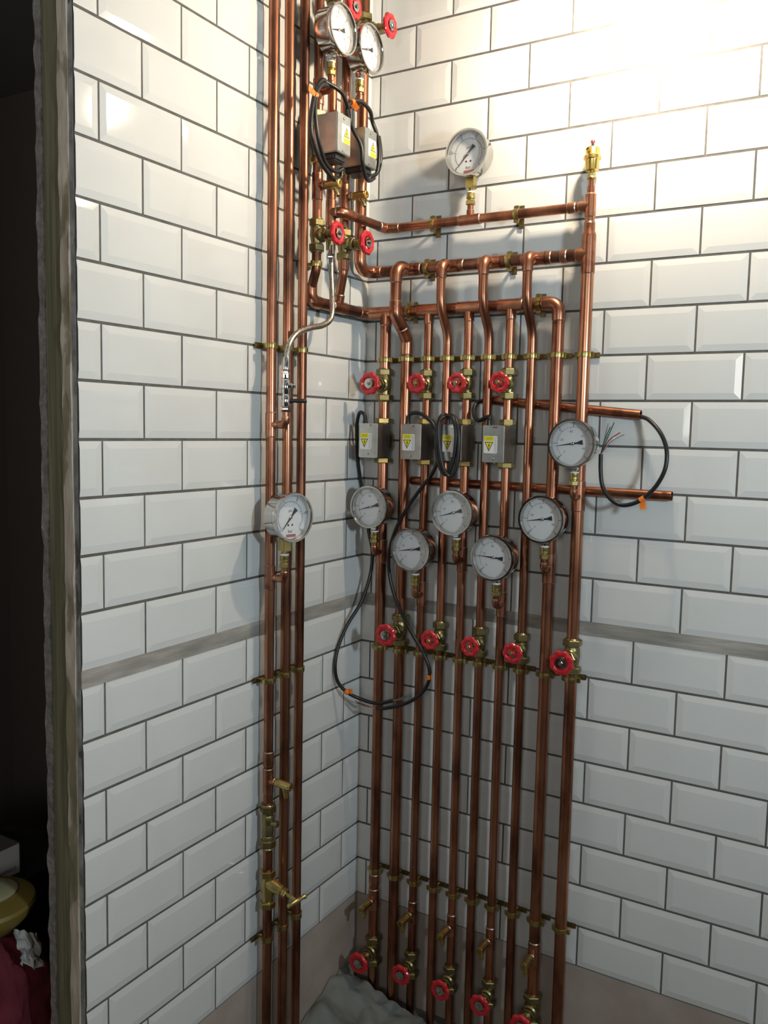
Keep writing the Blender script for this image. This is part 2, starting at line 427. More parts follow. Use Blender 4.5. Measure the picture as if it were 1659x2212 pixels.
for i in range(10):
    r = PR[i]
    if i in (0, 2, 4, 6):
        p = Pipe(P_(i, 0), 'copper drop pipe, %s from the corner on the right wall, below the lowest manifold' % ORD[i])
        p.run([P_(i, 0), P_(i, ZM3 - .03)], r)
        p.branch((px(i, 1.26), -D, (1.257, 1.157)[i in (2, 6)]), (0, -1, 0), .03)
        z = (1.257, 1.157)[i in (2, 6)]
        p.tee((px(i, z), -D, z), (0, 0, 1), r, .03, (0, -1, 0), R15, .02)
        p.tee((px(i, .30), -D, .296), (0, 0, 1), r, .028, (0, -1, -.12), R15, .02)
        p.fit('coupling', [P_(i, .338), P_(i, .366)], r) if i == 0 else None
    elif i in (1, 3, 5, 7):
        p = Pipe(P_(i, 0), 'copper riser, %s from the corner, hooking over the lowest manifold to the middle one' % ORD[i])
        yf = -.088 if i == 1 else -.080
        xt = PX_[i] - (.006 if i == 1 else .001)
        if i == 1:
            pts = [(PX_[i], -D, ZM2 + .001), (xt, yf, ZM2 + .001), (xt, yf, 1.862), (PX_[i] + .001, -D, 1.802), P_(i, 1.76), P_(i, 0)]
            p.run(pts, r, .022)
            p.fit('elbow', [(PX_[i], -D - .02, ZM2 + .001), (xt, yf, ZM2 + .001), (xt, yf, ZM2 - .038)], r, .022)
            p.fit('bend_joint', [(xt, yf, 1.893), (xt, yf, 1.862), (xt + .004, yf + .027, 1.831)], r, .02)
            p.fit('bend_joint', [(PX_[i], -D - .024, 1.830), (PX_[i] + .001, -D, 1.802), P_(i, 1.768)], r, .02)
        else:
            pts = [(xt, -D, ZM2 + .001), (xt, yf, ZM2 + .001), (xt, yf, 1.875), (px(i, 1.8), -D, 1.812), P_(i, 1.74), P_(i, 0)]
            F = fillet_path(pts[:3], .018) [:-1] + fillet_path(pts[2 - 1:], .085, 10)[1:]
            link('tube', MB().use(COPPER).sweep([Vector(q) - p.b for q in F], r, 20).mesh('tube'), p.o)
            p.fit('elbow', [(xt, -D - .016, ZM2 + .001), (xt, yf, ZM2 + .001), (xt, yf, ZM2 - .034)], r, .018)
    elif i == 8:
        p = Pipe(P_(i, 0), 'copper pipe, ninth from the corner, falling from the right elbow of the lowest manifold')
        p.run([P_(i, 0), P_(i, ZM3 - .04)], r)
        z = 1.257
        p.branch((px(i, z), -D, z), (0, -1, 0), .03); p.tee((px(i, z), -D, z), (0, 0, 1), r, .034, (0, -1, 0), R15, .02)
        p.tee((px(i, .30), -D, .296), (0, 0, 1), r, .028, (0, -1, -.12), R15, .02)
    else:
        p = Pipe(P_(i, 0), 'tall copper riser, rightmost upright pipe, carrying the brass air vent on top')
        p.run([P_(i, 0), (px(i, 2), -D, 2.005)], r)
        p.run([(PX_[i], -D, 2.0), (PX_[i], -D, 2.095)], R22); p.run([(PX_[i], -D, 2.09), (PX_[i], -D, 2.15)], R15)
        z = 1.432
        p.branch((px(i, z), -D, z), (0, -1, 0), .03); p.tee((px(i, z), -D, z), (0, 0, 1), r, .034, (0, -1, 0), R15, .02)
        p.tee((PX_[i], -D, ZM2), (0, 0, 1), R28, .042, (-1, 0, 0), R28, .026)
        mb = MB().use(FITTING); mb.lathe((PX_[i] - p.b.x, 0, 2.018), (0, 0, 1), [(R28 + .0016, 0), (R28 + .0016, .003), (R22 + .0016, .010), (R22 + .0016, .03)], 20)
        mb.use(SOLDER).lathe((PX_[i] - p.b.x, 0, 2.045), (0, 0, 1), [(R22 + .0016, 0), (R22 + .0018, .001), (R22, .004)], 20)
        link('reducer', mb.mesh('reducer'), p.o)
        p.tee((PX_[i], -D, ZM1), (0, 0, 1), R22, .024, (-1, 0, 0), R22, .024)
        mb = MB().use(FITTING); mb.lathe((PX_[i] - p.b.x, 0, 2.106), (0, 0, 1), [(R22 + .001, 0), (R22 + .001, .003), (R15 + .0014, .006), (R15 + .0014, .02)], 20)
        link('reducer', mb.mesh('reducer'), p.o)

# manifolds
X9 = PX_[8]
p = Pipe((.0665, -.037, ZM1), 'upper copper manifold with one gauge on top, running to the air vent riser')
L5 = (.040, -.2365); L4 = (.040, -.293); L6 = (.040, -.178); L7 = (.035, -.0955)
p.run([(L5[0] + .02, L5[1], ZM1), (.0705, -.232, ZM1), (.0775, -.05, ZM1), (.0975, -D, ZM1), (PX_[9] - .02, -D, ZM1)], R22, .012)
p.fit('elbow', [(L5[0] + .012, L5[1], ZM1), (.0705, -.234, ZM1), (.0722, -.19, ZM1)], R22, .016)
p.fit('bend_joint', [(.0763, -.076, ZM1), (.0775, -.046, ZM1), (.112, -D, ZM1)], R22, .014)
p.tee((.310, -D, ZM1), (1, 0, 0), R22, .027, (0, 0, 1), R15, .022)
p.run([(.310, -D, ZM1), (.310, -D, ZM1 + .05)], R15, name='gauge_branch')
p.fit('coupling', [(.556, -D, ZM1), (.572, -D, ZM1)], R22)
p = Pipe((.065, -D, ZM2), 'middle copper manifold with four elbowed risers hooked out of its front')
p.run([(.0605, -D, ZM2), (PX_[9] - .02, -D, ZM2)], R28, 0, COPPER_OLD)
for i in (1, 3, 5, 7):
    x = PX_[i] - (.003 if i == 1 else .001)
    p.tee((x, -D, ZM2), (1, 0, 0), R28, .03, (0, -1, 0), PR[i], .022)
    p.fit('coupling', [(x + .026, -D, ZM2), (x + .04, -D, ZM2)], R28)
p.fit('coupling', [(PX_[9] - .062, -D, ZM2), (PX_[9] - .05, -D, ZM2)], R28)
p = Pipe((.02, -.285, ZM3), 'lowest copper manifold, running through the corner from left wall to right wall')
p.run([(.017, -.283, ZM3 + .035), (.017, -.283, ZM3), (.017, -D, ZM3), (X9, -D, ZM3), (X9, -D, ZM3 - .05)], R28, .024, COPPER_OLD)
p.fit('elbow', [(.017, -.283, ZM3 + .034), (.017, -.283, ZM3), (.017, -.25, ZM3)], R28, .022)
p.fit('elbow', [(.017, -.072, ZM3), (.017, -D, ZM3), (.052, -D, ZM3)], R28, .02)
p.fit('elbow', [(X9 - .038, -D, ZM3), (X9, -D, ZM3), (X9, -D, ZM3 - .04)], R28, .024)
p.tee((.017, -.166, ZM3), (0, 1, 0), R28, .03, (.25, -.1, 1), R22, .03)
for i in (0, 2, 4, 6):
    p.tee((PX_[i], -D, ZM3), (1, 0, 0), R28, .03, (0, 0, -1), PR[i], .032)

# conduit stubs behind the risers
def conduit(a, b, label):
    o = empty('copper_conduit', a, label, 'pipe')
    d = Vector(b) - Vector(a); n = d.normalized(); ln = d.length
    mb = MB().use(COPPER).lathe((0, 0, 0), n, [(.0095, .004), (.0105, 0), (.011, .0006), (.011, ln - .0006), (.0105, ln), (.0095, ln - .0006), (.0095, ln - .06), (.0001, ln - .06)], 20, caps=False)
    link('tube', mb.mesh('tube'), o)
    return o
conduit((.372, -.0135, 1.6535), (.734, -.0135, 1.620), 'upper loose copper stub behind the risers with a black cable coming out')
conduit((.152, -.0135, 1.446), (.811, -.0135, 1.442), 'lower, longer loose copper stub behind the risers with open right end')

# left wall pipes
DL = .03
LY = [(-.4465, -.4465), (-.386, -.392), (-.331, -.335)]      # y at floor..mid, y at the top
LAB = ['leftmost of three tall copper pipes on the left wall, with valves low down',
       'middle of three tall copper pipes on the left wall, behind the braided hose',
       'rightmost of three tall copper pipes on the left wall, plain without fittings']
for k in range(3):
    yb, yt = LY[k]
    p = Pipe((DL, yb, 0), LAB[k])
    p.run([(DL, yb, 0), (DL, yb, 1.5), (DL, yt, CEIL)], R22, .5)
    if k == 0:
        for z, hp in ((1.582, .03), (1.238, .033)):
            p.branch((DL, yb, z), (1, 0, 0), .03, .041); p.tee((DL, yb, z), (0, 0, 1), R22, .026, (1, 0, 0), R15, .018)
        p.tee((DL, yb, .762), (0, 0, 1), R22, .028, (1, 0, .05), R15, .02)
        p.fit('coupling', [(DL, yb, .80), (DL, yb, .83)], R22)

p = Pipe((*L4, ZM3), 'copper corner group pipe running through the left upper warning box')
p.run([(L4[0], L4[1], CEIL), (L4[0], L4[1], 1.945), (.017, -.283, 1.898), (.017, -.283, 1.87)], R22, .04)
p.branch((*L4, 2.342), (1, 0, 0), .03, .034); p.tee((*L4, 2.342), (0, 0, 1), R22, .028, (1, 0, 0), R15, .018)
p.tee((*L4, 2.132), (0, 0, 1), R22, .03, (1, 0, 0), R15, .018)
p = Pipe((*L5, ZM1), 'copper return pipe behind the left gauge, feeding the upper manifold')
p.run([(*L5, CEIL), (*L5, 2.03)], R22); p.tee((*L5, ZM1), (0, 0, 1), R22, .03, (1, 0, 0), R22, .02)
p = Pipe((*L6, ZM3), 'copper corner group pipe running through the right upper warning box')
p.run([(*L6, CEIL), (*L6, 1.955), (.0185, -.166, 1.89)], R22, .03)
p.branch((*L6, 2.348), (1, 0, 0), .03, .038); p.tee((*L6, 2.348), (0, 0, 1), R22, .028, (1, 0, 0), R15, .018)
p.tee((*L6, 2.134), (0, 0, 1), R22, .03, (1, 0, 0), R15, .018)
p.fit('coupling', [(*L6, 1.962), (*L6, 1.985)], R22 + .001)
p = Pipe((*L7, ZM2), 'fat copper pipe closest to the corner, sweeping into the middle manifold')
p.run([(*L7, CEIL), (*L7, ZM2), (.035, -.041, ZM2), (.0605, -D, ZM2)], R28, .024)
p.fit('elbow', [(*L7, ZM2 + .045), (*L7, ZM2), (.035, -.041, ZM2), (.064, -D, ZM2)], R28, .026)

# ---------------------------------------------------------------- pipe clips
def clip_proto(r, wall, half=.027):
    """local: pipe axis z, wall at y=+wall"""
    mb = MB().use(BRASS_CLIP)
    mb.lathe((0, 0, -.0065), (0, 0, 1), [(r + .0002, 0), (r + .0022, .0006), (r + .0026, .004), (r + .0026, .009), (r + .0022, .0124), (r + .0002, .013)], 22, caps=False)
    for s in (-1, 1):
        mb.box((s * (r + .005) - .0035, -.0035, -.0055), (s * (r + .005) + .0035, .0035, .0055), .0008)
    ring = mb.mesh('ring')
    mb = MB().use(BRASS_CLIP).tube([(0, r, 0), (0, wall - .002, 0)], .0045, 10)
    stem = mb.mesh('stem')
    mb = MB().use(BRASS_DULL)
    mb.box((-half, wall - .0062, -.0065), (half, wall - .0042, .0065), .0006)
    plate = mb.mesh('back_plate')
    mb = MB().use(BRASS_DULL)
    for s in (-1, 1): mb.lathe((s * half * .74, wall - .006, 0), (0, -1, 0), [(.0032, 0), (.0028, .0012), (0, .0018)], 12)
    for s in (-1, 1): mb.lathe((s * (r + .005), 0, -.0055), (0, 0, -1), [(.0022, 0), (.0022, .0014)], 10)
    scr = mb.mesh('screw')
    return [('ring', ring, None, None), ('stem', stem, 'ring', None), ('back_plate', plate, None, None), ('screw', scr, 'back_plate', None)]
CP28, CP22 = clip_proto(R28, D), clip_proto(R22, D)
CPL = clip_proto(R22, DL)
CPL4 = clip_proto(R22, .040)
ROWS = [(Z0 - 4 * PV, 'row above the boxes'),
        (Z0 - 11 * PV - .0306, 'row below the grey band'),
        (Z0 - 17 * PV - .0306, 'lowest row near the floor')]
for z, where in ROWS:
    for i in range(10):
        e = empty('pipe_clip', P_(i, z), 'brass clip on the %s riser from the corner, %s' % (ORD[i], where), 'pipe clip', 0, 'brass clips on the right wall risers')
        instance(CP28 if PR[i] == R28 else CP22, e)
for z, where in [(ROWS[0][0], 'level with the braided hose bend'), (ROWS[1][0], 'just under the grey band'), (ROWS[2][0], 'just above the bare plaster')]:
    for k in range(3):
        e = empty('pipe_clip', (DL, LY[k][0], z), 'brass clip on the %s tall left wall pipe, %s' % (['leftmost', 'middle', 'rightmost'][k], where), 'pipe clip', PI / 2, 'brass clips on the left wall pipes')
        instance(CPL, e)
e = empty('pipe_clip', (*L4, 1.957), 'brass pipe clip under the left red wheel of the corner group', 'pipe clip', PI / 2); instance(CPL4, e)
for z, r, lst, w in ((ZM1, R22, ((.209, 'left of'), (.430, 'right of')), 'the round gauge on the upper manifold'),
                     (ZM2, R28, ((.196, 'just right of the first hooked riser'), (.416, 'between the third and fourth hooked risers')), 'middle manifold'),
                     (ZM3, R28, ((.149, 'beside the first hooked riser'), (.492, 'near its right elbow')), 'lowest manifold')):
    for x, w2 in lst:
        lab = 'brass pipe clip %s %s' % (w2, w) if z == ZM1 else 'brass pipe clip on the %s, %s' % (w, w2)
        o = empty('pipe_clip', (x, -D, z), lab, 'pipe clip', 0, 'brass clips on the manifolds'); o.rotation_euler = (0, PI / 2, 0)
        instance(CP22 if r == R22 else CP28, o)

# ---------------------------------------------------------------- gate valves with red wheels (local: pipe z, stem -y)
def wheel_mesh(R, n, y0):
    mb = MB().use(RED)
    seg = 72; prof = [(.50, .02), (.56, .13), (.72, .20), (.90, .16), (1.0, .04), (.99, -.10), (.88, -.20), (.66, -.20), (.53, -.12)]
    rings = []
    for a in range(seg):
        t = 2 * PI * a / seg
        ring = []
        for f, h in prof:
            w = 1 + .05 * math.cos(n * t) * max(0, (f - .5) * 2)
            ring.append(mb.bm.verts.new((math.cos(t) * R * f * w, y0 - h * R, math.sin(t) * R * f * w)))
        rings.append(ring)
    m = len(prof)
    for a in range(seg):
        A, B = rings[a], rings[(a + 1) % seg]
        for k in range(m): mb.face([A[k], A[(k + 1) % m], B[(k + 1) % m], B[k]])
    for k in range(3):
        t = 2 * PI * k / 3 + .5
        M = Matrix.Rotation(-t, 4, 'Y')
        mb.box((.1 * R, y0 - .06 * R, -.19 * R), (.56 * R, y0 + .08 * R, .19 * R), .001, M)
    mb.lathe((0, y0 + .1 * R, 0), (0, -1, 0), [(.27 * R, 0), (.27 * R, .18 * R), (.22 * R, .22 * R)], 20)
    return mb.mesh('handwheel')
def valve_proto(r, R, reach, washer):
    k = r / R22; hb = .036 * (1 + (k - 1) * .45)
    mb = MB().use(BRASS_DULL)
    mb.lathe((0, 0, -hb + .012), (0, 0, 1), [(r + .003, 0), (r + .002, .006), (r + .004, hb * .55), (r + .005, hb - .012), (r + .004, hb * 1.4 - .01), (r + .002, 2 * hb - .03), (r + .003, 2 * hb - .024)], 22)
    mb.lathe((0, 0, 0), (0, -1, 0), [(r + .004, 0), (r + .005, r * .9), (r + .006, r + .006), (r + .003, r + .010)], 22)
    body = mb.mesh('body')
    nut1 = MB().use(BRASS_DULL).hexnut((0, 0, hb - .016), (0, 0, 1), 2 * r + .0115, .016).lathe((0, 0, hb), (0, 0, 1), [(r + .003, 0), (r + .002, .003)], 20).mesh('nut')
    nut2 = MB().use(BRASS_DULL).hexnut((0, 0, -hb), (0, 0, 1), 2 * r + .0115, .016).lathe((0, 0, -hb - .003), (0, 0, 1), [(r + .002, 0), (r + .003, .003)], 20).mesh('nut')
    b = r + .009
    bon = MB().use(BRASS_DULL).hexnut((0, -b, 0), (0, -1, 0), 2 * r + .003, .010).lathe((0, -b - .010, 0), (0, -1, 0), [(r * .75, 0), (r * .7, reach - b - .024), (.006, reach - b - .020)], 18)
    for q in range(3):
        bon.lathe((0, -b - .012 - q * .004, 0), (0, -1, 0), [(r * .75, 0), (r * .84, .001), (r * .84, .0022), (r * .75, .0032)], 18)
    bonnet = bon.mesh('bonnet')
    stem = MB().use(BRASS).lathe((0, -b, 0), (0, -1, 0), [(.004, 0), (.004, reach - b + .001)], 12).mesh('stem')
    wh = wheel_mesh(R, 8, -reach)
    mb = MB().use(STEEL if washer else BRASS)
    rw = R * (.44 if washer else .2)
    mb.lathe((0, -reach - .16 * R, 0), (0, -1, 0), [(rw * .3, 0), (rw, .0006), (rw * .98, .0014), (rw * .4, .0022)], 24)
    mb.hexnut((0, -reach - .16 * R - .0015, 0), (0, -1, 0), .0085, .004)
    mb.lathe((0, -reach - .16 * R - .0055, 0), (0, -1, 0), [(.003, 0), (.0026, .0018), (0, .0026)], 12)
    cap = mb.mesh('wheel_nut')
    return [('body', body, None, None), ('nut|a', nut1, 'body', None), ('nut|b', nut2, 'body', None), ('bonnet', bonnet, 'body', None), ('stem', stem, None, 'brass stem'),
            ('handwheel', wh, None, 'red scalloped handwheel'), ('wheel_nut', cap, 'handwheel', None)]
V28 = valve_proto(R28, .0285, .075, True)
V22 = valve_proto(R22, .0245, .058, False)
V22W = valve_proto(R22, .0265, .058, True)
V28L = valve_proto(R22, .0285, .066, True)
def valve(proto, loc, label, rz=0.0, group=None, roll=0.0):
    e = empty('gate_valve', loc, label, 'valve', rz, group); instance(proto, e)
    for ch in e.children:
        if ch.name.startswith('handwheel') or ch.name.startswith('wheel_nut'): ch.rotation_euler = (0, roll, 0)
    return e
G1_, G2_, G3_ = 'red wheel valves above the row of boxes', 'red wheel valves below the grey band', 'red wheel valves near the floor'
for n, i in enumerate((0, 2, 4, 6)):
    valve(V28 if i == 0 else V22, P_(i, 1.6905), 'red wheel gate valve on the %s riser, above the %s lower warning box' % (ORD[i], ['leftmost', 'second', 'third', 'rightmost'][n]), 0, G1_, [.3, 1.4, 2.0, .9][n])
for n, i in enumerate((1, 3, 5, 7, 9)):
    valve(V28 if i in (1, 9) else V22, P_(i, 1.0545), 'red wheel gate valve under the grey band, %s' % ['leftmost, above the hanging cable loop', 'second from the left', 'middle one of five', 'fourth from the left', 'largest, on the rightmost pipe'][n], 0, G2_, [2.5, .2, 1.1, .7, 1.9][n])
for n, i in enumerate((0, 2, 4, 6, 8)):
    valve(V28 if i in (0, 8) else V22W, P_(i, .148), 'red wheel gate valve near the floor, %s' % ['in the corner, leftmost', 'second from the corner', 'third from the corner', 'fourth from the corner', 'cut off by the bottom edge of the photo'][n], 0, G3_, [.4, 1.3, 2.2, .1, 1.6][n])
valve(V22W, (*L4, 2.0215), 'red wheel gate valve under the two upper boxes, left of the pair', PI / 2, 'red wheel valves of the corner group', .6)
valve(V28L, (*L6, 2.0215), 'red wheel gate valve under the two upper boxes, right of the pair', PI / 2, 'red wheel valves of the corner group', 1.2)
valve(V22W, (*L5, 2.537), 'red wheel gate valve cut by the top edge behind the two top gauges', PI / 2, 'red wheel valves of the corner group', 1.0)
valve(V28, (*L7, 2.5495), 'red wheel gate valve against the tiles right of the two top gauges', PI / 2, 'red wheel valves of the corner group', .2)

# ---------------------------------------------------------------- gauges (local: bottom of the branch elbow at the origin, dial towards -y)
T_ = {}
def tm(s, size):
    if (s, size) not in T_: T_[(s, size)] = text_mesh(s, size)
    return T_[(s, size)]
def gauge_proto(kind, needle, size=.0525):
    zc = .121 if kind == 'psi' else .141
    fy = -.029; R = size
    front = fy - .004
    o = Vector((0, 0, zc))
    def A(h): return (0, -h, 0)
    mb = MB().use(STEEL)      # case, open to the front
    mb.lathe((0, .016, zc), (0, -1, 0), [(.0, 0), (R * .86, 0), (R * .96, .004), (R * .97, .044), (R * .965, .044), (R * .94, .033), (0, .033)], 48, caps=False)
    case = mb.mesh('case')
    mb = MB().use(STEEL)
    h0 = .016 - front
    mb.lathe((0, .016, zc), (0, -1, 0), [(R * .97, h0 - .012), (R * 1.045, h0 - .0105), (R * 1.06, h0 - .004), (R * 1.035, h0 + .001), (R * .96, h0 + .001), (R * .925, h0 - .002), (R * .905, h0 - .018), (R * .97, h0 - .018)], 56, caps=False)
    bezel = mb.mesh('bezel')
    dy = fy + .0105
    mb = MB().use(WHITE)
    mb.lathe((0, dy + .002, zc), (0, -1, 0), [(R * .95, 0), (R * .95, .002)], 48)
    DM = lambda x, z, lift=.0001: Matrix.Translation((x, dy - lift, zc + z)) @ Matrix.Rotation(PI / 2, 4, 'X')
    def tick(a, r0, r1, w, m):
        mb.use(m); a = math.radians(a); c, s = math.cos(a), math.sin(a)
        M = DM(0, 0) @ Matrix.Rotation(a, 4, 'Z')
        mb.slab([(r0, -w / 2), (r1, -w / 2), (r1, w / 2), (r0, w / 2)], M, .0002)
    def word(s, x, z, size, m):
        mb.use(m).add_mesh(tm(s, size), DM(x, z, .0003))
    def arc(r, a0, a1, w, m, n=48):
        mb.use(m)
        q = []
        for k in range(n + 1):
            a = math.radians(a0 + (a1 - a0) * k / n)
            M = DM(0, 0, .0002)
            q.append([mb.bm.verts.new(M @ Vector((math.cos(a) * rr, math.sin(a) * rr, 0))) for rr in (r, r + w)])
        for a_, b_ in zip(q, q[1:]): mb.face([a_[0], b_[0], b_[1], a_[1]])
    if kind == 'psi':
        for k in range(7):
            a = 225 - 45 * k
            tick(a, R * .70, R * .80, .0010, INK)
            word(str(k), math.cos(math.radians(a)) * R * .855, math.sin(math.radians(a)) * R * .855, .0085, INK)
        for k in range(61):
            if k % 10: tick(225 - 4.5 * k, R * .70, R * (.76 if k % 5 == 0 else .735), .0004, GREYINK)
        for k in range(0, 5):
            a = 225 - 62 * k
            tick(a, R * .63, R * .69, .0006, GREYINK)
            word(str(20 * k), math.cos(math.radians(a)) * R * .52, math.sin(math.radians(a)) * R * .52, .0075, GREYINK)
        arc(R * .695, 225, -45, .0004, GREYINK)
    else:
        for k in range(6):
            a = 225 - 54 * k
            tick(a, R * .70, R * .80, .0010, INK)
            word(str(2 * k), math.cos(math.radians(a)) * R * .85, math.sin(math.radians(a)) * R * .85, .009, INK)
        for k in range(51):
            if k % 10: tick(225 - 5.4 * k, R * .66, R * (.73 if k % 5 == 0 else .70), .0005, GREYINK)
        for k in range(6): tick(225 - 51 * k, R * .55, R * .64, .0006, GREYINK)
        arc(R * .65, 225, -45, .0012, GREYINK)
        word('psi', 0, R * .28, .009, INK); word('bar', 0, -R * .60, .0105, INK)
        mb.use(INK)
        for s in (-1, 1): mb.lathe((s * R * .11, dy, zc - R * .33), (0, -1, 0), [(R * .045, 0), (R * .045, .0003)], 14)
        mb.use(PINKBAND).slab([(-R * .22, -R * .05), (R * .3, -R * .05), (R * .3, R * .07), (-R * .22, R * .07)], DM(0, -R * .79), .0002)
    dial = mb.mesh('dial')
    mb = MB().use(INK)
    M = DM(0, 0, .0025) @ Matrix.Rotation(math.radians(needle), 4, 'Z')
    mb.slab([(-R * .20, -R * .03), (0, -R * .035), (R * .74, -R * .006), (R * .74, R * .006), (0, R * .035), (-R * .20, R * .035), (-R * .44, R * .105), (-R * .44, -R * .105)], M, .0006)
    nd = mb.mesh('needle')
    mb = MB().use(STEEL).lathe((0, dy - .0005, zc), (0, -1, 0), [(R * .07, 0), (R * .07, .0034), (R * .04, .0042)], 16)
    hub = mb.mesh('needle_hub')
    mb = MB().use(GLASS).lathe((0, front + .0035, zc), (0, -1, 0), [(R * .93, 0), (R * .93, .0012)], 48)
    glass = mb.mesh('glass')
    # connector stack
    zb = zc - R * .96
    mb = MB().use(BRASS)
    mb.hexnut((0, 0, .026), (0, 0, 1), .0195, .011)
    mb.lathe((0, 0, .037), (0, 0, 1), [(.0085, 0), (.0085, .003), (.0108, .004), (.0108, .0085), (.0098, .009), (.0104, .0135), (.0104, .017), (.008, .0175)], 20)
    conn = mb.mesh('connector')
    mb = MB().use(PTFE).lathe((0, 0, .0535), (0, 0, 1), [(.009, 0), (.0105, .001), (.0100, .0038), (.006, .0044)], 18)
    tape = mb.mesh('thread_tape')
    mb = MB().use(CHROME if kind == 'psi' else BRASS)
    w = .0075 if kind == 'psi' else .0105
    mb.lathe((0, 0, .056), (0, 0, 1), [(.0055, 0), (.0055, zb - .066)], 16)
    if kind == 'psi': mb.box((-w, -w, .0605), (w, w, zb + .004), .001)
    else: mb.box((-w, -w, .064), (w, w, zb + .004), .001)
    sock = mb.mesh('socket')
    return [('case', case, None, None), ('bezel', bezel, 'case', None), ('dial', dial, None, 'white dial'), ('needle', nd, None, 'black needle'), ('needle_hub', hub, 'needle', None), ('glass', glass, None, None),
            ('connector', conn, None, 'brass connector'), ('thread_tape', tape, 'connector', 'white thread tape'), ('socket', sock, None, None)]
GA = gauge_proto('psi', 196); GB = gauge_proto('psi', 189); GC = gauge_proto('psi', 177); GD = gauge_proto('psi', 197)
GBAR = gauge_proto('bar', 229)
GG = 'round steel pressure gauges'
def gauge(proto, loc, label, rz=0.0):
    instance(proto, empty('pressure_gauge', loc, label, 'gauge', rz, GG))
yb_ = -D - .036
gauge(GA, (px(0, 1.257), yb_, 1.257), 'round steel gauge on the first riser, nearest the corner in the lower cluster')
gauge(GB, (px(2, 1.157), yb_, 1.157), 'round steel gauge on the third riser, lower one beside the hanging cable loop')
gauge(GA, (px(4, 1.257), yb_, 1.257), 'round steel gauge on the fifth riser, under the box wrapped by coiled cable')
gauge(GC, (px(6, 1.157), yb_, 1.157), 'round steel gauge on the seventh riser, lowest in the cluster, needle level')
gauge(GB, (px(8, 1.257), yb_, 1.257), 'round steel gauge on the ninth riser, just above the grey band on the right')
gauge(GB, (px(9, 1.432), yb_, 1.432), 'round steel gauge on the rightmost riser beside the two open copper stubs')
gauge(GBAR, (.310, -D, 2.092), 'round bar gauge standing alone on the upper manifold against bright tiles')
gauge(GBAR, (DL + .041, -.4465, 1.238), 'round bar gauge on the leftmost tall pipe of the left wall', PI / 2 - .22)
gauge(GD, (L4[0] + .034, L4[1], 2.345), 'round steel gauge at the top of the corner group, left of the pair', PI / 2)
gauge(GD, (L6[0] + .038, L6[1], 2.345), 'round steel gauge at the top of the corner group, right of the pair', PI / 2)

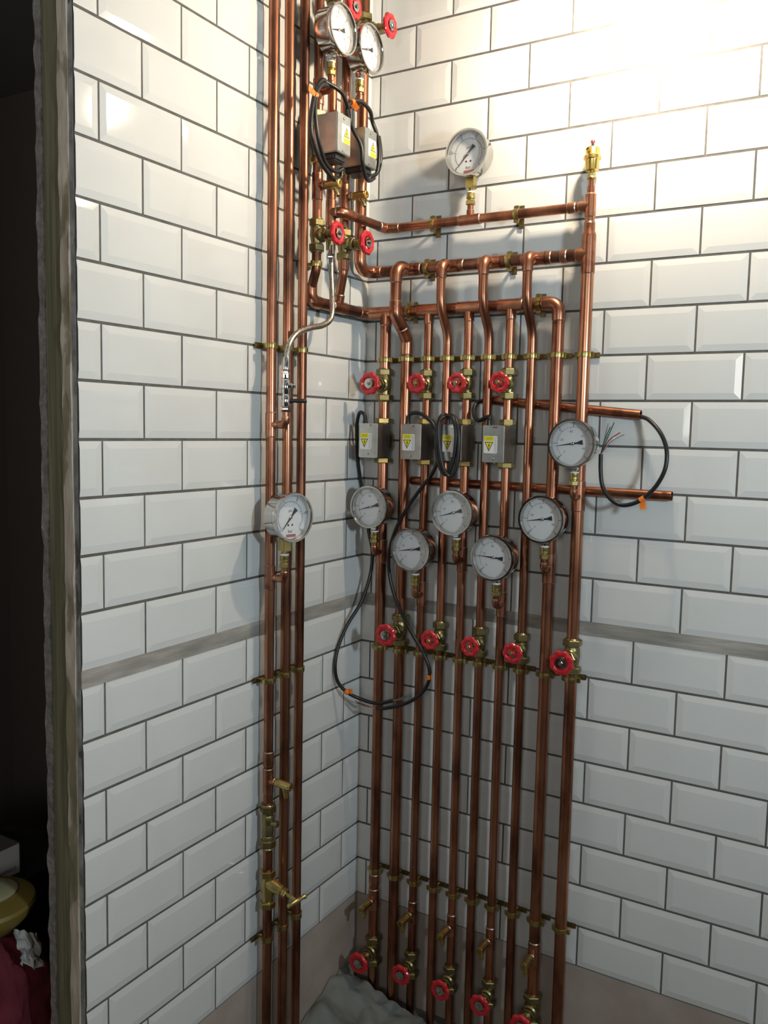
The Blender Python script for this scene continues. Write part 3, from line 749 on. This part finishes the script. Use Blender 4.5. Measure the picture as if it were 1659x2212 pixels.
# ---------------------------------------------------------------- zone valve actuators (local: pipe z, front -y)
def actuator_proto(r, black_base):
    lo = (-.034, -.068, -.0435); hi = (.022, -.002, .0435)
    mb = MB().use(ZINC).box(lo, hi, .0018)
    housing = mb.mesh('housing')
    fy = lo[1]
    DM = lambda x, z, lift=.0: Matrix.Translation((x, fy - lift, z)) @ Matrix.Rotation(PI / 2, 4, 'X')
    mb = MB().use(PAPER)
    x0, x1, z0, z1 = -.0295, .0045, -.022, .0185
    c = .002
    mb.slab([(x0 + c, z0), (x1 - c, z0), (x1, z0 + c), (x1, z1 - c), (x1 - c, z1), (x0 + c, z1), (x0, z1 - c), (x0, z0 + c)], DM(0, 0), .0003)
    mb.use(YELLOW).slab([(x0 + .0006, z1 - .0115), (x0 + .025, z1 - .0115), (x0 + .025, z1 - .0005), (x0 + .0006, z1 - .0005)], DM(0, 0, .0003), .0001)
    for q, (a, b) in enumerate(((.005, .021), (.0065, .020), (.0045, .0215))):
        zz = z1 - .0042 - q * .0024
        xx = x0 + a
        while xx < x0 + b:
            w = .0011 + .0007 * ((q * 7 + int(xx * 1e4)) % 3)
            mb.use(YINK).slab([(xx, zz), (xx + w, zz), (xx + w, zz + .0012), (xx, zz + .0012)], DM(0, 0, .0004), .0001); xx += w + .0006
    cx = x0 + .013; zt = z1 - .014; H = .0225; W = .0112
    mb.use(INK).slab([(cx - W, zt), (cx, zt - H), (cx + W, zt)], DM(0, 0, .0003), .0001)
    mb.use(YELLOW).slab([(cx - W + .0024, zt - .0016), (cx, zt - H + .0036), (cx + W - .0024, zt - .0016)], DM(0, 0, .0004), .0001)
    bz = zt - .003
    mb.use(INK).slab([(cx + .0006, bz), (cx + .0022, bz), (cx + .0008, bz - .0042), (cx + .003, bz - .0042), (cx - .0003, bz - .0115), (cx + .0006, bz - .0115), (cx - .0012, bz - .0140), (cx - .0018, bz - .0105), (cx - .0010, bz - .0108), (cx + .0008, bz - .0066), (cx - .0018, bz - .0062)], DM(0, 0, .0005), .0001)
    for q in range(4):
        xx = x0 + .0268 + q * .0015
        zz = z1 - .003
        while zz > z0 + .003:
            w = .001 + .001 * ((q * 5 + int(zz * 1e4)) % 3)
            mb.use(GREYINK).slab([(xx, zz - w), (xx + .0005, zz - w), (xx + .0005, zz), (xx, zz)], DM(0, 0, .0003), .0001); zz -= w + .0007
    label = mb.mesh('warning_label')
    mb = MB().use(BLACKP).slab([(-.0085, .0375), (.0035, .0375), (.0035, .0395), (-.0085, .0395)], DM(0, 0), .0002)
    mb.use(STEEL).slab([(-.0175 + .009, .0372), (-.001, .0372), (-.001, .0392), (-.0085, .0392)], DM(0, 0, .0002), .0006)
    slot = mb.mesh('lever_slot')
    mb = MB().use(STEEL).lathe((-.0055, fy, -.034), (0, -1, 0), [(.0034, 0), (.003, .0012), (.0012, .0019), (0, .0019)], 14)
    mb.lathe((-.003, fy + .004, -.0435), (0, 0, -1), [(.002, 0), (.002, .002)], 10)
    screw = mb.mesh('cover_screw')
    mb = MB().use(BLACKP)
    prof = [(.0065, -.004), (.0065, .002)]
    for q in range(5): prof += [(.0068 - q * .0004, .002 + q * .003), (.0056 - q * .0004, .0035 + q * .003), (.0056 - q * .0004, .0045 + q * .003)]
    mb.lathe((-.026, -.050, .0435), (0, 0, 1), prof, 16)
    gland = mb.mesh('cable_gland')
    mb = MB().use(BRASS_DULL)
    mb.lathe((0, 0, -.05), (0, 0, 1), [(r + .003, 0), (r + .003, .02), (r + .011, .035), (r + .011, .065), (r + .003, .08), (r + .003, .10)], 20)
    body = mb.mesh('valve_body')
    n1 = MB().use(BRASS).hexnut((0, 0, .0445), (0, 0, 1), 2 * r + .013, .0135).mesh('union_nut')
    n2 = MB().use(BRASS).hexnut((0, 0, -.058), (0, 0, 1), 2 * r + .013, .0135).mesh('union_nut')
    out = [('housing', housing, None, None), ('warning_label', label, 'housing', 'white label with yellow warning triangle'), ('lever_slot', slot, 'housing', None), ('cover_screw', screw, 'housing', None), ('cable_gland', gland, 'housing', 'black ribbed cable gland'),
           ('valve_body', body, None, 'brass valve body'), ('union_nut|a', n1, 'valve_body', None), ('union_nut|b', n2, 'valve_body', None)]
    if black_base:
        bb = MB().use(BLACKP).box((-.030, -.058, .0435), (.016, -.004, .058), .003).mesh('base')
        out.append(('base', bb, 'housing', 'black plastic base'))
    return out
AC28, AC22, ACB = actuator_proto(R28, False), actuator_proto(R22, False), actuator_proto(R22, True)
GZ = 'steel valve boxes with warning labels'
ZA = 1.5475
for n, i in enumerate((0, 2, 4, 6)):
    e = empty('zone_valve', P_(i, ZA), 'steel valve box with inverted yellow triangle, %s' % ['leftmost of lower row beside the corner', 'second of lower row, cable arching off top', 'third of lower row, wrapped in coiled cable', 'rightmost of lower row'][n], 'valve box', 0, GZ)
    instance(AC28 if i == 0 else AC22, e)
for (x, y), z, w in ((L4, 2.240, 'left of the upper pair, under the top gauges'), (L6, 2.241, 'right of the upper pair, against the corner')):
    e = empty('zone_valve', (x, y, z), 'steel valve box with upright yellow triangle, %s' % w, 'valve box', 0, GZ)
    e.rotation_euler = (Matrix.Rotation(PI / 2, 3, 'Z') @ Matrix.Rotation(PI, 3, 'Y')).to_euler()
    instance(ACB, e)

# ---------------------------------------------------------------- cables
def cable(pts, label, wires=(), tapes=(), r=.0047, extra=()):
    b = Vector(pts[0])
    o = empty('electric_cable', b, label, 'cable')
    sh = link('sheath', MB().use(BLACK).sweep([p - b for p in smooth_path(pts, 8)], r, 12).mesh('sheath'), o)
    for e in extra: link('sheath', MB().use(BLACK).sweep([p - b for p in smooth_path(e, 8)], r, 12).mesh('sheath'), o)
    for w, m in wires:
        wo = link('wire', MB().use(m).sweep([p - b for p in smooth_path(w, 5)], .0012, 8).mesh('wire'), o)
        wo['label'] = {WGREEN: 'green wire end', WRED: 'red wire end', WGREY: 'grey wire end'}[m]
    for c, d, flag in tapes:
        c = Vector(c) - b; d = Vector(d).normalized()
        mb = MB().use(ORANGE).lathe(c - d * .006, d, [(r + .0002, 0), (r + .0014, .0003), (r + .0014, .0117), (r + .0002, .012)], 14)
        if flag:
            f = Vector(flag)
            x, y, _ = frame(f)
            M = Matrix((Vector((*x, 0)), Vector((*y, 0)), Vector((*f.normalized(), 0)), Vector((0, 0, 0, 1)))).transposed(); M.translation = c
            for q in range(5):
                h0, h1 = f.length * q / 5, f.length * (q + 1) / 5
                wv = math.sin(q * 1.3) * .0015
                mb.box((-.0006 + wv, -.0065, h0), (.0006 + wv, .0065, h1 + .0005), 0, M)
        t = link('marker_tape', mb.mesh('marker_tape'), o); t['label'] = 'orange marker tape'
    return o
C1 = [(.0535,-.087,1.600),(.0495,-.087,1.614),(.033,-.082,1.618),(.018,-.070,1.590),(.012,-.060,1.548),(.008,-.045,1.487),(.009,-.030,1.431),(.020,-.022,1.363),(.031,-.022,1.301),(.043,-.023,1.253),(.046,-.035,1.192),(.034,-.060,1.119),(.017,-.100,1.062),(.0105,-.130,1.011),(.0105,-.145,.964),(.015,-.140,.921),(.034,-.125,.891),(.064,-.100,.870),(.105,-.085,.862),(.149,-.082,.876)]
cable(C1, 'black cable from the corner box, dropping behind a gauge into the hanging loop',
      [([C1[-1], (.168,-.080,.884), (.202,-.080,.905)], WGREY), ([C1[-1], (.165,-.083,.880), (.190,-.083,.896)], WGREEN), ([C1[-1], (.17,-.078,.881), (.2,-.076,.895)], WGREY)],
      [((.034,-.125,.891), (.019, .015, -.030), (.018, .002, .004))])
C2 = [(.178,-.087,1.600),(.184,-.087,1.614),(.202,-.088,1.619),(.225,-.088,1.612),(.252,-.090,1.590),(.267,-.092,1.554),(.268,-.092,1.514),(.253,-.087,1.474),(.212,-.077,1.428),(.171,-.070,1.376),(.136,-.066,1.314),(.119,-.065,1.252),(.125,-.066,1.192),(.153,-.070,1.125),(.203,-.085,1.063),(.243,-.100,1.024),(.263,-.100,.983),(.258,-.095,.945),(.230,-.090,.906),(.183,-.088,.874),(.129,-.094,.855),(.108,-.094,.851)]
cable(C2, 'black cable arching off the second lower box, crossing risers into the hanging loop',
      [([C2[-1], (.076,-.097,.855), (.045,-.1,.862)], WRED), ([C2[-1], (.07,-.1,.853), (.031,-.102,.861)], WGREY), ([C2[-1], (.08,-.094,.852), (.05,-.098,.857)], WGREEN)],
      [((.261,-.098,.962), (-.005, .004, -.03), (.010, 0, .002))])
C3 = [(.289,-.087,1.600),(.290,-.090,1.612),(.283,-.105,1.613),(.277,-.115,1.593),(.276,-.120,1.548),(.284,-.120,1.499),(.301,-.120,1.472),(.316,-.120,1.483),(.327,-.120,1.528),(.328,-.120,1.577),(.316,-.115,1.607),(.295,-.110,1.611),(.285,-.124,1.596),(.287,-.128,1.554),(.299,-.128,1.494),(.317,-.124,1.467),(.332,-.122,1.489),(.338,-.122,1.544),(.334,-.120,1.583),(.320,-.112,1.608),(.301,-.105,1.614)]
cable(C3, 'black cable coiled in two turns around the front of the third lower box')
C4a = [(.398,-.087,1.600),(.399,-.087,1.611),(.385,-.082,1.608),(.364,-.070,1.602),(.348,-.060,1.611),(.338,-.045,1.629),(.339,-.030,1.644),(.350,-.018,1.651),(.368,-.0135,1.6535),(.40,-.0135,1.6508)]
C4b = [(.70,-.0145,1.6225),(.722,-.0155,1.6190),(.736,-.017,1.616),(.757,-.028,1.608),(.786,-.045,1.581),(.803,-.055,1.546),(.804,-.060,1.506),(.789,-.060,1.470),(.766,-.060,1.442),(.741,-.060,1.425),(.712,-.060,1.419),(.686,-.058,1.432),(.667,-.056,1.459),(.661,-.056,1.495),(.660,-.056,1.531)]
s_ = C4b[-1]
cable(C4a, 'black cable leaving the upper copper stub in a big loop with bare wires', 
      [([s_, (.667,-.056,1.551), (.688,-.060,1.602)], WGREEN), ([s_, (.668,-.060,1.560), (.681,-.064,1.592)], WGREEN), ([s_, (.664,-.05,1.560), (.672,-.050,1.600)], WGREY), ([s_, (.680,-.066,1.562), (.705,-.070,1.580)], WRED), ([s_, (.684,-.06,1.560), (.712,-.060,1.576)], WGREY)],
      [((.757,-.060,1.4350), (.025, 0, .017), (.004, -.002, -.022))], r=.0047, extra=[C4b])
C5 = [(.090,-.268,2.172),(.090,-.272,2.150),(.090,-.298,2.142),(.094,-.331,2.148),(.100,-.371,2.163),(.105,-.400,2.188),(.105,-.413,2.223),(.097,-.392,2.284),(.088,-.361,2.328),(.084,-.335,2.346),(.083,-.314,2.340)]
C5b = [(.083,-.314,2.340),(.090,-.350,2.330),(.095,-.377,2.304),(.102,-.393,2.259),(.106,-.388,2.210),(.102,-.365,2.178),(.094,-.335,2.163),(.090,-.291,2.160),(.092,-.266,2.172)]
C5c = [(.083,-.330,2.345),(.098,-.290,2.335),(.088,-.250,2.325),(.078,-.222,2.305),(.07,-.215,2.28)]
cable(C5, 'black cable looped down the left side of the left upper box', (), [((.096,-.383,2.294), (.009, .03, .05), (.006, -.032, .006))], r=.0049, extra=[C5b, C5c])
C6 = [(.090,-.153,2.172),(.092,-.145,2.185),(.095,-.122,2.198),(.097,-.116,2.227),(.095,-.113,2.261),(.086,-.110,2.296),(.080,-.122,2.324),(.090,-.150,2.338),(.088,-.190,2.347),(.082,-.222,2.335),(.082,-.238,2.309),(.098,-.236,2.269),(.112,-.222,2.234),(.113,-.215,2.199),(.106,-.190,2.172),(.098,-.158,2.172),(.092,-.128,2.186)]
C6b = [(.093,-.118,2.205),(.099,-.1105,2.232),(.096,-.108,2.262),(.090,-.106,2.29)]
cable(C6, 'black cable looped around both sides of the right upper box', [([(.098,-.112,2.205), (.101,-.108,2.225), (.099,-.107,2.25)], WRED), ([(.098,-.114,2.200), (.103,-.112,2.22), (.101,-.110,2.245)], WGREEN)],
      [((.084,-.218,2.337), (0, -.04, -.02), (.012, .004, -.018))], r=.0049, extra=[C6b])

# ---------------------------------------------------------------- drain cocks (local: pipe axis origin, out -y)
def drain_proto(head_flat):
    mb = MB().use(BRASS)
    mb.lathe((0, -.022, 0), (0, -1, 0), [(.0085, 0), (.0098, .002), (.0098, .008), (.0092, .01), (.0096, .03), (.0096, .037), (.008, .038)], 18)
    body = mb.mesh('body')
    mb = MB().use(BRASS)
    d = Vector((0, -.28, -1)).normalized() if not head_flat else Vector((0, -.55, -1)).normalized()
    prof = [(.0062, .004)]
    for q in range(4): prof += [(.0060, .009 + q * .004), (.0048, .0105 + q * .004), (.0048, .0125 + q * .004)]
    prof += [(.004, .0275), (.0028, .0275), (.0028, .02)]
    mb.lathe((0, -.045, -.003), d, prof, 14)
    tail = mb.mesh('hose_tail')
    mb = MB().use(BRASS_GOLD if head_flat else BRASS).lathe((0, -.059, 0), (0, -1, 0), [(.0085, 0), (.0095, .0012), (.0095, .004), (.0075, .005), (.0055, .005), (.005, .003), (.0001, .003)], 18)
    mb.box((-.0022, -.0655, -.0022), (.0022, -.061, .0022), .0003)
    head = mb.mesh('spindle_cap')
    return [('body', body, None, None), ('hose_tail', tail, 'body', None), ('spindle_cap', head, None, None)]
DR, DRL = drain_proto(False), drain_proto(True)
for n, i in enumerate((0, 2, 4, 6, 8)):
    e = empty('drain_cock', P_(i, .296), 'small brass drain cock with ribbed tail above the %s floor level red wheel' % ['corner', 'second', 'third', 'fourth', 'bottom edge'][n], 'drain cock', 0, 'drain cocks near the floor')
    e.rotation_euler = (.10, 0, -.06); instance(DR, e)
for (x, y), z, w in ((L4, 2.132, 'under the left upper box'), (L6, 2.134, 'under the right upper box')):
    e = empty('drain_cock', (x, y, z), 'bright brass drain cock with round head %s' % w, 'drain cock', PI / 2, 'drain cocks of the corner group'); instance(DRL, e)
e = empty('drain_cock', (DL, -.4465, .764), 'dull brass drain cock on the leftmost tall pipe above the brass check valve', 'drain cock', PI / 2 - .1); e.rotation_euler = (.08, 0, PI / 2 + .05); instance(DR, e)

# ---------------------------------------------------------------- one-off fittings
# automatic air vent
e = empty('air_vent', (PX_[9], -D, 2.142), 'gold brass bottle air vent with red cap on top of the rightmost riser', 'air vent')
link('union', MB().use(BRASS).lathe((0, 0, 0), (0, 0, 1), [(.0105, 0), (.0112, .002), (.0105, .004)], 20).hexnut((0, 0, .003), (0, 0, 1), .017, .010).lathe((0, 0, .012), (0, 0, 1), [(.008, 0), (.0085, .006)], 18).mesh('union'), e)
link('body', MB().use(BRASS_GOLD).lathe((0, 0, .017), (0, 0, 1), [(.011, 0), (.0155, .002), (.016, .022), (.0165, .024), (.0195, .0255), (.0195, .032), (.0168, .034), (.0158, .036), (.0158, .048), (.0145, .0505), (.006, .051)], 32).mesh('body'), e)
link('outlet', MB().use(BRASS_GOLD).lathe((-.004, -.0135, .061), (-.25, -1, 0), [(.0048, 0), (.0048, .005), (.0034, .005), (.0034, .001), (.0001, .001)], 16, caps=False).mesh('outlet'), e)
link('cap', MB().use(STEEL).lathe((0, 0, .067), (0, 0, 1), [(.0042, 0), (.0042, .011)], 16).use(RED).lathe((0, 0, .078), (0, 0, 1), [(.0052, 0), (.0052, .004), (.0045, .0055)], 16).mesh('cap'), e)['label'] = 'steel neck with red cap'

# braided hose with its end valve under the return pipe
hx, hy = L5
e = empty('braided_hose', (hx, hy, 1.95), 'steel braided hose curving from the corner group to the leftmost tall pipe', 'hose')
B_ = Vector((hx, hy, 1.95))
hp = [(.043,-.2365,1.968),(.046,-.240,1.94),(.055,-.2495,1.905),(.060,-.2537,1.860),(.063,-.266,1.832),(.064,-.300,1.814),(.066,-.350,1.803),(.069,-.405,1.785),(.071,-.437,1.757),(.071,-.4465,1.722)]
link('hose', MB().use(BRAID).sweep([p - B_ for p in smooth_path(hp, 8)], .0068, 16).mesh('hose'), e)
mb = MB().use(CHROME).lathe((.041 - hx, 0, .016), (0, 0, 1), [(.0075, 0), (.0075, .012)], 16).hexnut((.041 - hx, 0, .028), (0, 0, 1), .017, .011).lathe((.041 - hx, 0, .039), (0, 0, 1), [(.0095, 0), (.0095, .022)], 18)
link('top_union', mb.mesh('top_union'), e)
mb = MB().use(CHROME).lathe((.071 - hx, -.4465 - hy, 1.703 - 1.95), (0, 0, 1), [(.0085, 0), (.0085, .024), (.0075, .026)], 16).hexnut((.071 - hx, -.4465 - hy, 1.690 - 1.95), (0, 0, 1), .0165, .013)
link('bottom_union', mb.mesh('bottom_union'), e)
e = empty('isolating_valve', (hx, hy, 2.01), 'dull brass isolating valve above the braided hose, behind a red wheel', 'valve')
link('body', MB().use(BRASS_DULL).lathe((0, 0, -.012), (0, 0, 1), [(.010, 0), (.0105, .02), (.0125, .022), (.0125, .034), (.0115, .036)], 18).mesh('body'), e)
link('union_nut', MB().use(BRASS_DULL).hexnut((0, 0, .020), (0, 0, 1), .027, .014).mesh('union_nut'), e)

cx_, cy_ = DL + .041, -.4465
e = empty('filling_valve', (cx_, cy_, 1.60), 'chrome double check filling valve with black lever below the braided hose', 'valve')
mb = MB().use(CHROME)
mb.hexnut((0, 0, .010), (0, 0, 1), .0195, .012).lathe((0, 0, .022), (0, 0, 1), [(.0085, 0), (.0098, .003), (.0098, .022), (.0088, .024), (.0088, .028), (.0102, .030), (.0102, .054), (.009, .056), (.009, .060), (.0098, .062), (.0098, .073)], 20)
link('body', mb.mesh('body'), e)
link('union_nut', MB().use(CHROME).hexnut((0, 0, .083), (0, 0, 1), .019, .011).mesh('union_nut'), e)
link('test_plug', MB().use(CHROME).lathe((.005, 0, .066), (.75, .3, .05), [(.0065, 0), (.0065, .010), (.005, .011), (.005, .016), (.004, .017)], 16).mesh('test_plug'), e)
dl = Vector((.75, .55, 0)).normalized()
link('lever', MB().use(BLACKP).lathe((.004, .003, .035), dl, [(.0058, 0), (.0058, .010), (.0042, .012), (.0048, .020), (.0048, .038), (.0035, .041)], 14).mesh('lever'), e)['label'] = 'black plastic lever'

# brass double check valve and stopcock low on the leftmost tall pipe
e = empty('check_valve', (DL, -.4465, .6532), 'dull brass check valve low on the leftmost tall pipe', 'valve')
mb = MB().use(BRASS_DULL).lathe((0, 0, -.033), (0, 0, 1), [(.0135, 0), (.0135, .008), (.0125, .010), (.0135, .016), (.0135, .036), (.0128, .038), (.0138, .042), (.0138, .058), (.0125, .060), (.0135, .066)], 22)
link('body', mb.mesh('body'), e)
for s in (-1, 1):
    link('union_nut', MB().use(BRASS_DULL).hexnut((0, 0, s * .042 - .009), (0, 0, 1), .033, .018).lathe((0, 0, s * .052 - .002), (0, 0, 1), [(.0165, 0), (.0175, .002), (.0165, .004)], 20).mesh('union_nut'), e)
link('test_plug', MB().use(BRASS_DULL).lathe((.010, 0, .008), (1, .1, .1), [(.0065, 0), (.0065, .012), (.0078, .0125), (.0078, .017), (.005, .018)], 16).mesh('test_plug'), e)
e = empty('stopcock', (DL, -.4465, .500), 'yellow brass stopcock with T handle low on the leftmost tall pipe', 'valve')
mb = MB().use(BRASS).lathe((0, 0, -.034), (0, 0, 1), [(.0135, 0), (.0135, .014), (.0155, .022), (.0165, .036), (.0155, .050), (.0135, .058), (.0135, .068)], 22)
sd = Vector((.9, 0, -.22)).normalized()
mb.lathe((0, 0, .016), sd, [(.0145, 0), (.0145, .026), (.0125, .034), (.0125, .044), (.0085, .046), (.0085, .056)], 20)
link('body', mb.mesh('body'), e)
for s in (-1, 1):
    link('union_nut', MB().use(BRASS).hexnut((0, 0, s * .038 - .008), (0, 0, 1), .033, .016).mesh('union_nut'), e)
link('gland_nut', MB().use(BRASS).hexnut(Vector((0, 0, .016)) + sd * .046, sd, .02, .012).mesh('gland_nut'), e)
st = Vector((0, 0, .016)) + sd * .056; hc = Vector((0, 0, .016)) + sd * .088
mb = MB().use(BRASS).lathe(st, sd, [(.0045, 0), (.0045, .032)], 12)
td = Vector((.25, .9, .12)).normalized()
mb.lathe(hc - td * .026, td, [(.0045, 0), (.006, .003), (.004, .012), (.0062, .020), (.0062, .032), (.004, .040), (.006, .049), (.0045, .052)], 14)
link('tee_handle', mb.mesh('tee_handle'), e)

# ---------------------------------------------------------------- lamp on a cord
BL = Vector((.742, -.215, 2.450))
e = empty('pendant_bulb', BL, 'bare lit bulb hanging close to the right wall at the top edge, glaring white', 'lamp')
prof = [(0, -.026)]
for k in range(1, 12):
    a = -PI / 2 + PI * k / 14; prof.append((.026 * math.cos(a), .026 * math.sin(a)))
prof += [(.017, .033), (.0135, .045)]
link('bulb', MB().use(BULB).lathe((0, 0, 0), (0, 0, 1), prof, 28).mesh('bulb'), e)
link('lamp_holder', MB().use(BLACKP).lathe((0, 0, .045), (0, 0, 1), [(.0150, 0), (.019, .002), (.019, .03), (.012, .045), (.005, .05)], 20).mesh('lamp_holder'), e)
link('cord', MB().use(BLACK).tube([(0, 0, .09), (0, 0, CEIL - BL.z)], .003, 10).mesh('cord'), e)

# ---------------------------------------------------------------- floor sheet and the clutter in the dark store
def crumple(mat, nx, ny, f, name):
    mb = MB().use(mat)
    g = [[mb.bm.verts.new(f(i / nx, j / ny)) for j in range(ny + 1)] for i in range(nx + 1)]
    for i in range(nx):
        for j in range(ny): mb.face([g[i][j], g[i + 1][j], g[i + 1][j + 1], g[i][j + 1]])
    return mb
def fold(x, y, s, seed):
    v = Vector((x * s, y * s, seed)); w = noise.noise(v); w2 = noise.noise(v * 2.3 + Vector((3, 1, 0))); return abs(w) * 1.2 + abs(w2) * .5
def sheet(u, v):
    x = .004 + .27 * u; y = -.058 - .75 * v
    x += .05 * noise.noise(Vector((v * 6, 0, 3))) * u
    z = .006 + .04 * fold(x, y, 9, 2) + .055 * math.exp(-((x / .10) ** 2 + ((y + .10) / .14) ** 2)) + .02 * math.exp(-(x / .04) ** 2)
    if u > .9: z *= (1 - u) * 10
    return (x, y, max(z, .003))
mb = crumple(SHEET, 60, 110, sheet, 'dust_sheet')
tag(link('dust_sheet', mb.mesh('dust_sheet', 1.2)), 'crumpled grey dust sheet on the floor in the corner', 'sheet')

CR = (-.78, -1.25, 0)
mb = MB().use(CRATE).box((-.90, -1.25, 0), (-.445, -.60, .515), .006)
for k in range(4): mb.box((-.447, -1.25, .06 + k * .12), (-.440, -.60, .085 + k * .12), .002)
tag(link('storage_crate', mb.mesh('storage_crate')), 'dark crate in the unlit store under the printed box', 'crate')
e = empty('tile_box', (-.445, -.92, .515), 'white printed box on the crate in the dark store, lettering AMICO showing', 'box')
mb = MB().use(CARDW).box((-.24, -.155, .029), (0, .1605, .098)); mb.use(CARDT).box((-.24, -.155, .0981), (.0004, .1605, .1005)); mb.use(CARDD).box((-.2405, -.1555, .0), (.0006, .1610, .0289)); mb.use(CARDD).box((-.2405, .1606, .0), (.0006, .163, .0985))
link('carton', mb.mesh('carton'), e)
M = Matrix.Translation((.0009, .122, .0430)) @ Matrix.Rotation(PI / 2, 4, 'Z') @ Matrix.Rotation(PI / 2, 4, 'X')
link('lettering', MB().use(CARDD).add_mesh(text_mesh('CERAMICO', .0118), M).mesh('lettering'), e)
# basin
e = empty('plastic_basin', (-.265, -.968, .557), 'yellow plastic basin with cream rim in the dark store', 'basin')
link('bowl', MB().use(YPLAST).lathe((0, 0, 0), (0, 0, 1), [(.035, .012), (.058, .018), (.083, .045), (.090, .058), (.093, .068), (.090, .075), (.070, .081), (.0001, .084)], 40, caps=False).mesh('bowl'), e)
link('rim', MB().use(CREAM).lathe((-.005, .012, .082), (0, 0, 1), [(.050, 0), (.052, .003), (.047, .006), (.0001, .006)], 32).mesh('rim'), e)['label'] = 'cream lid piece on top'
# red jacket heap
def heap(cx, cy, rx, ry, h, seed, s=9, amp=.03):
    def f(u, v):
        a = 2 * PI * u; t = v
        r = max(0, 1 - t ** 4) ** .5 * .97 + .03 * (1 - t)
        x = cx + rx * r * math.cos(a); y = cy + ry * r * math.sin(a); z = h * t ** .7
        n = noise.noise(Vector((math.cos(a) * 2 + seed, math.sin(a) * 2, z * s))) * amp + abs(noise.noise(Vector((math.cos(a) * 5 + seed, math.sin(a) * 5, z * s * 2)))) * amp * .7
        k = min(1, z / .04) * (1 - .6 * t)
        return (x + n * math.cos(a) * k, y + n * math.sin(a) * k, z)
    return f
mb = crumple(REDC, 90, 60, heap(-.265, -.965, .105, .15, .55, 4, 10, .035), 'j')
tag(link('red_jacket', mb.mesh('red_jacket', 1.3)), 'heap of dark red cloth in the unlit store below the yellow basin', 'jacket')
def paper(u, v):
    y = -.962 + .05 * u; z = .574 - .066 * v - .03 * (u - .5); x = -.187 + .022 * v
    return (x + .016 * noise.noise(Vector((u * 4, v * 4, 1))), y + .011 * noise.noise(Vector((u * 5, v * 5, 8))), z + .012 * noise.noise(Vector((u * 4, v * 4, 5))))
mb = crumple(PAPERC, 14, 14, paper, 'p')
ob = link('crumpled_paper', mb.mesh('crumpled_paper', .2)); tag(ob, 'crumpled white paper resting on the red cloth by the door jamb', 'paper')

# ---------------------------------------------------------------- light and camera
al = bpy.data.lights.new('work_light', 'AREA'); al.shape = 'RECTANGLE'; al.size = .15; al.size_y = .22; al.energy = 20.5; al.color = (.76, .92, 1.0)
lo = bpy.data.objects.new('work_light', al); COL.objects.link(lo); lo.location = (2.30, -1.28, 1.78)
lo.rotation_euler = (Vector((.45, 0, 2.5)) - lo.location).to_track_quat('-Z', 'Y').to_euler()
fl = bpy.data.lights.new('room_light', 'AREA'); fl.shape = 'RECTANGLE'; fl.size = .9; fl.size_y = .7; fl.energy = 17; fl.color = (1.0, .96, .90)
fo = bpy.data.objects.new('room_light', fl); COL.objects.link(fo); fo.location = (1.5, -3.55, 1.9)
fo.rotation_euler = (Vector((.3, -.2, 3.6)) - fo.location).to_track_quat('-Z', 'Y').to_euler()
w = bpy.data.worlds.new('world'); scene.world = w; w.use_nodes = True
w.node_tree.nodes['Background'].inputs['Color'].default_value = (.03, .03, .035, 1)

R0 = Vector((.8605025624583635, .5090573696655464, .01989810020543762))
R1 = Vector((.06531374901828038, -.07150092505873032, -.9952998201069478))
R2 = Vector((-.5052419758806344, .8577576651391353, -.09477517450942231))
cd = bpy.data.cameras.new('camera'); cam = bpy.data.objects.new('camera', cd); COL.objects.link(cam)
M = Matrix.Identity(4)
for r in range(3):
    M[r][0] = R0[r]; M[r][1] = -R1[r]; M[r][2] = -R2[r]
M.translation = (1.23437599, -1.98753101, 1.57625784)
cam.matrix_world = M
cd.sensor_fit = 'VERTICAL'; cd.sensor_height = 36; cd.sensor_width = 27; cd.lens = 1872.896 * 36 / 2212
cd.clip_start = .01
scene.camera = cam
vs = scene.view_settings
vs.view_transform = 'Standard'; vs.look = 'None'; vs.exposure = 0.0; vs.gamma = 1.0
scene.cycles.max_bounces = 8; scene.cycles.glossy_bounces = 5; scene.cycles.use_denoising = True
scene.cycles.sample_clamp_indirect = 4
scene.cycles.caustics_reflective = False
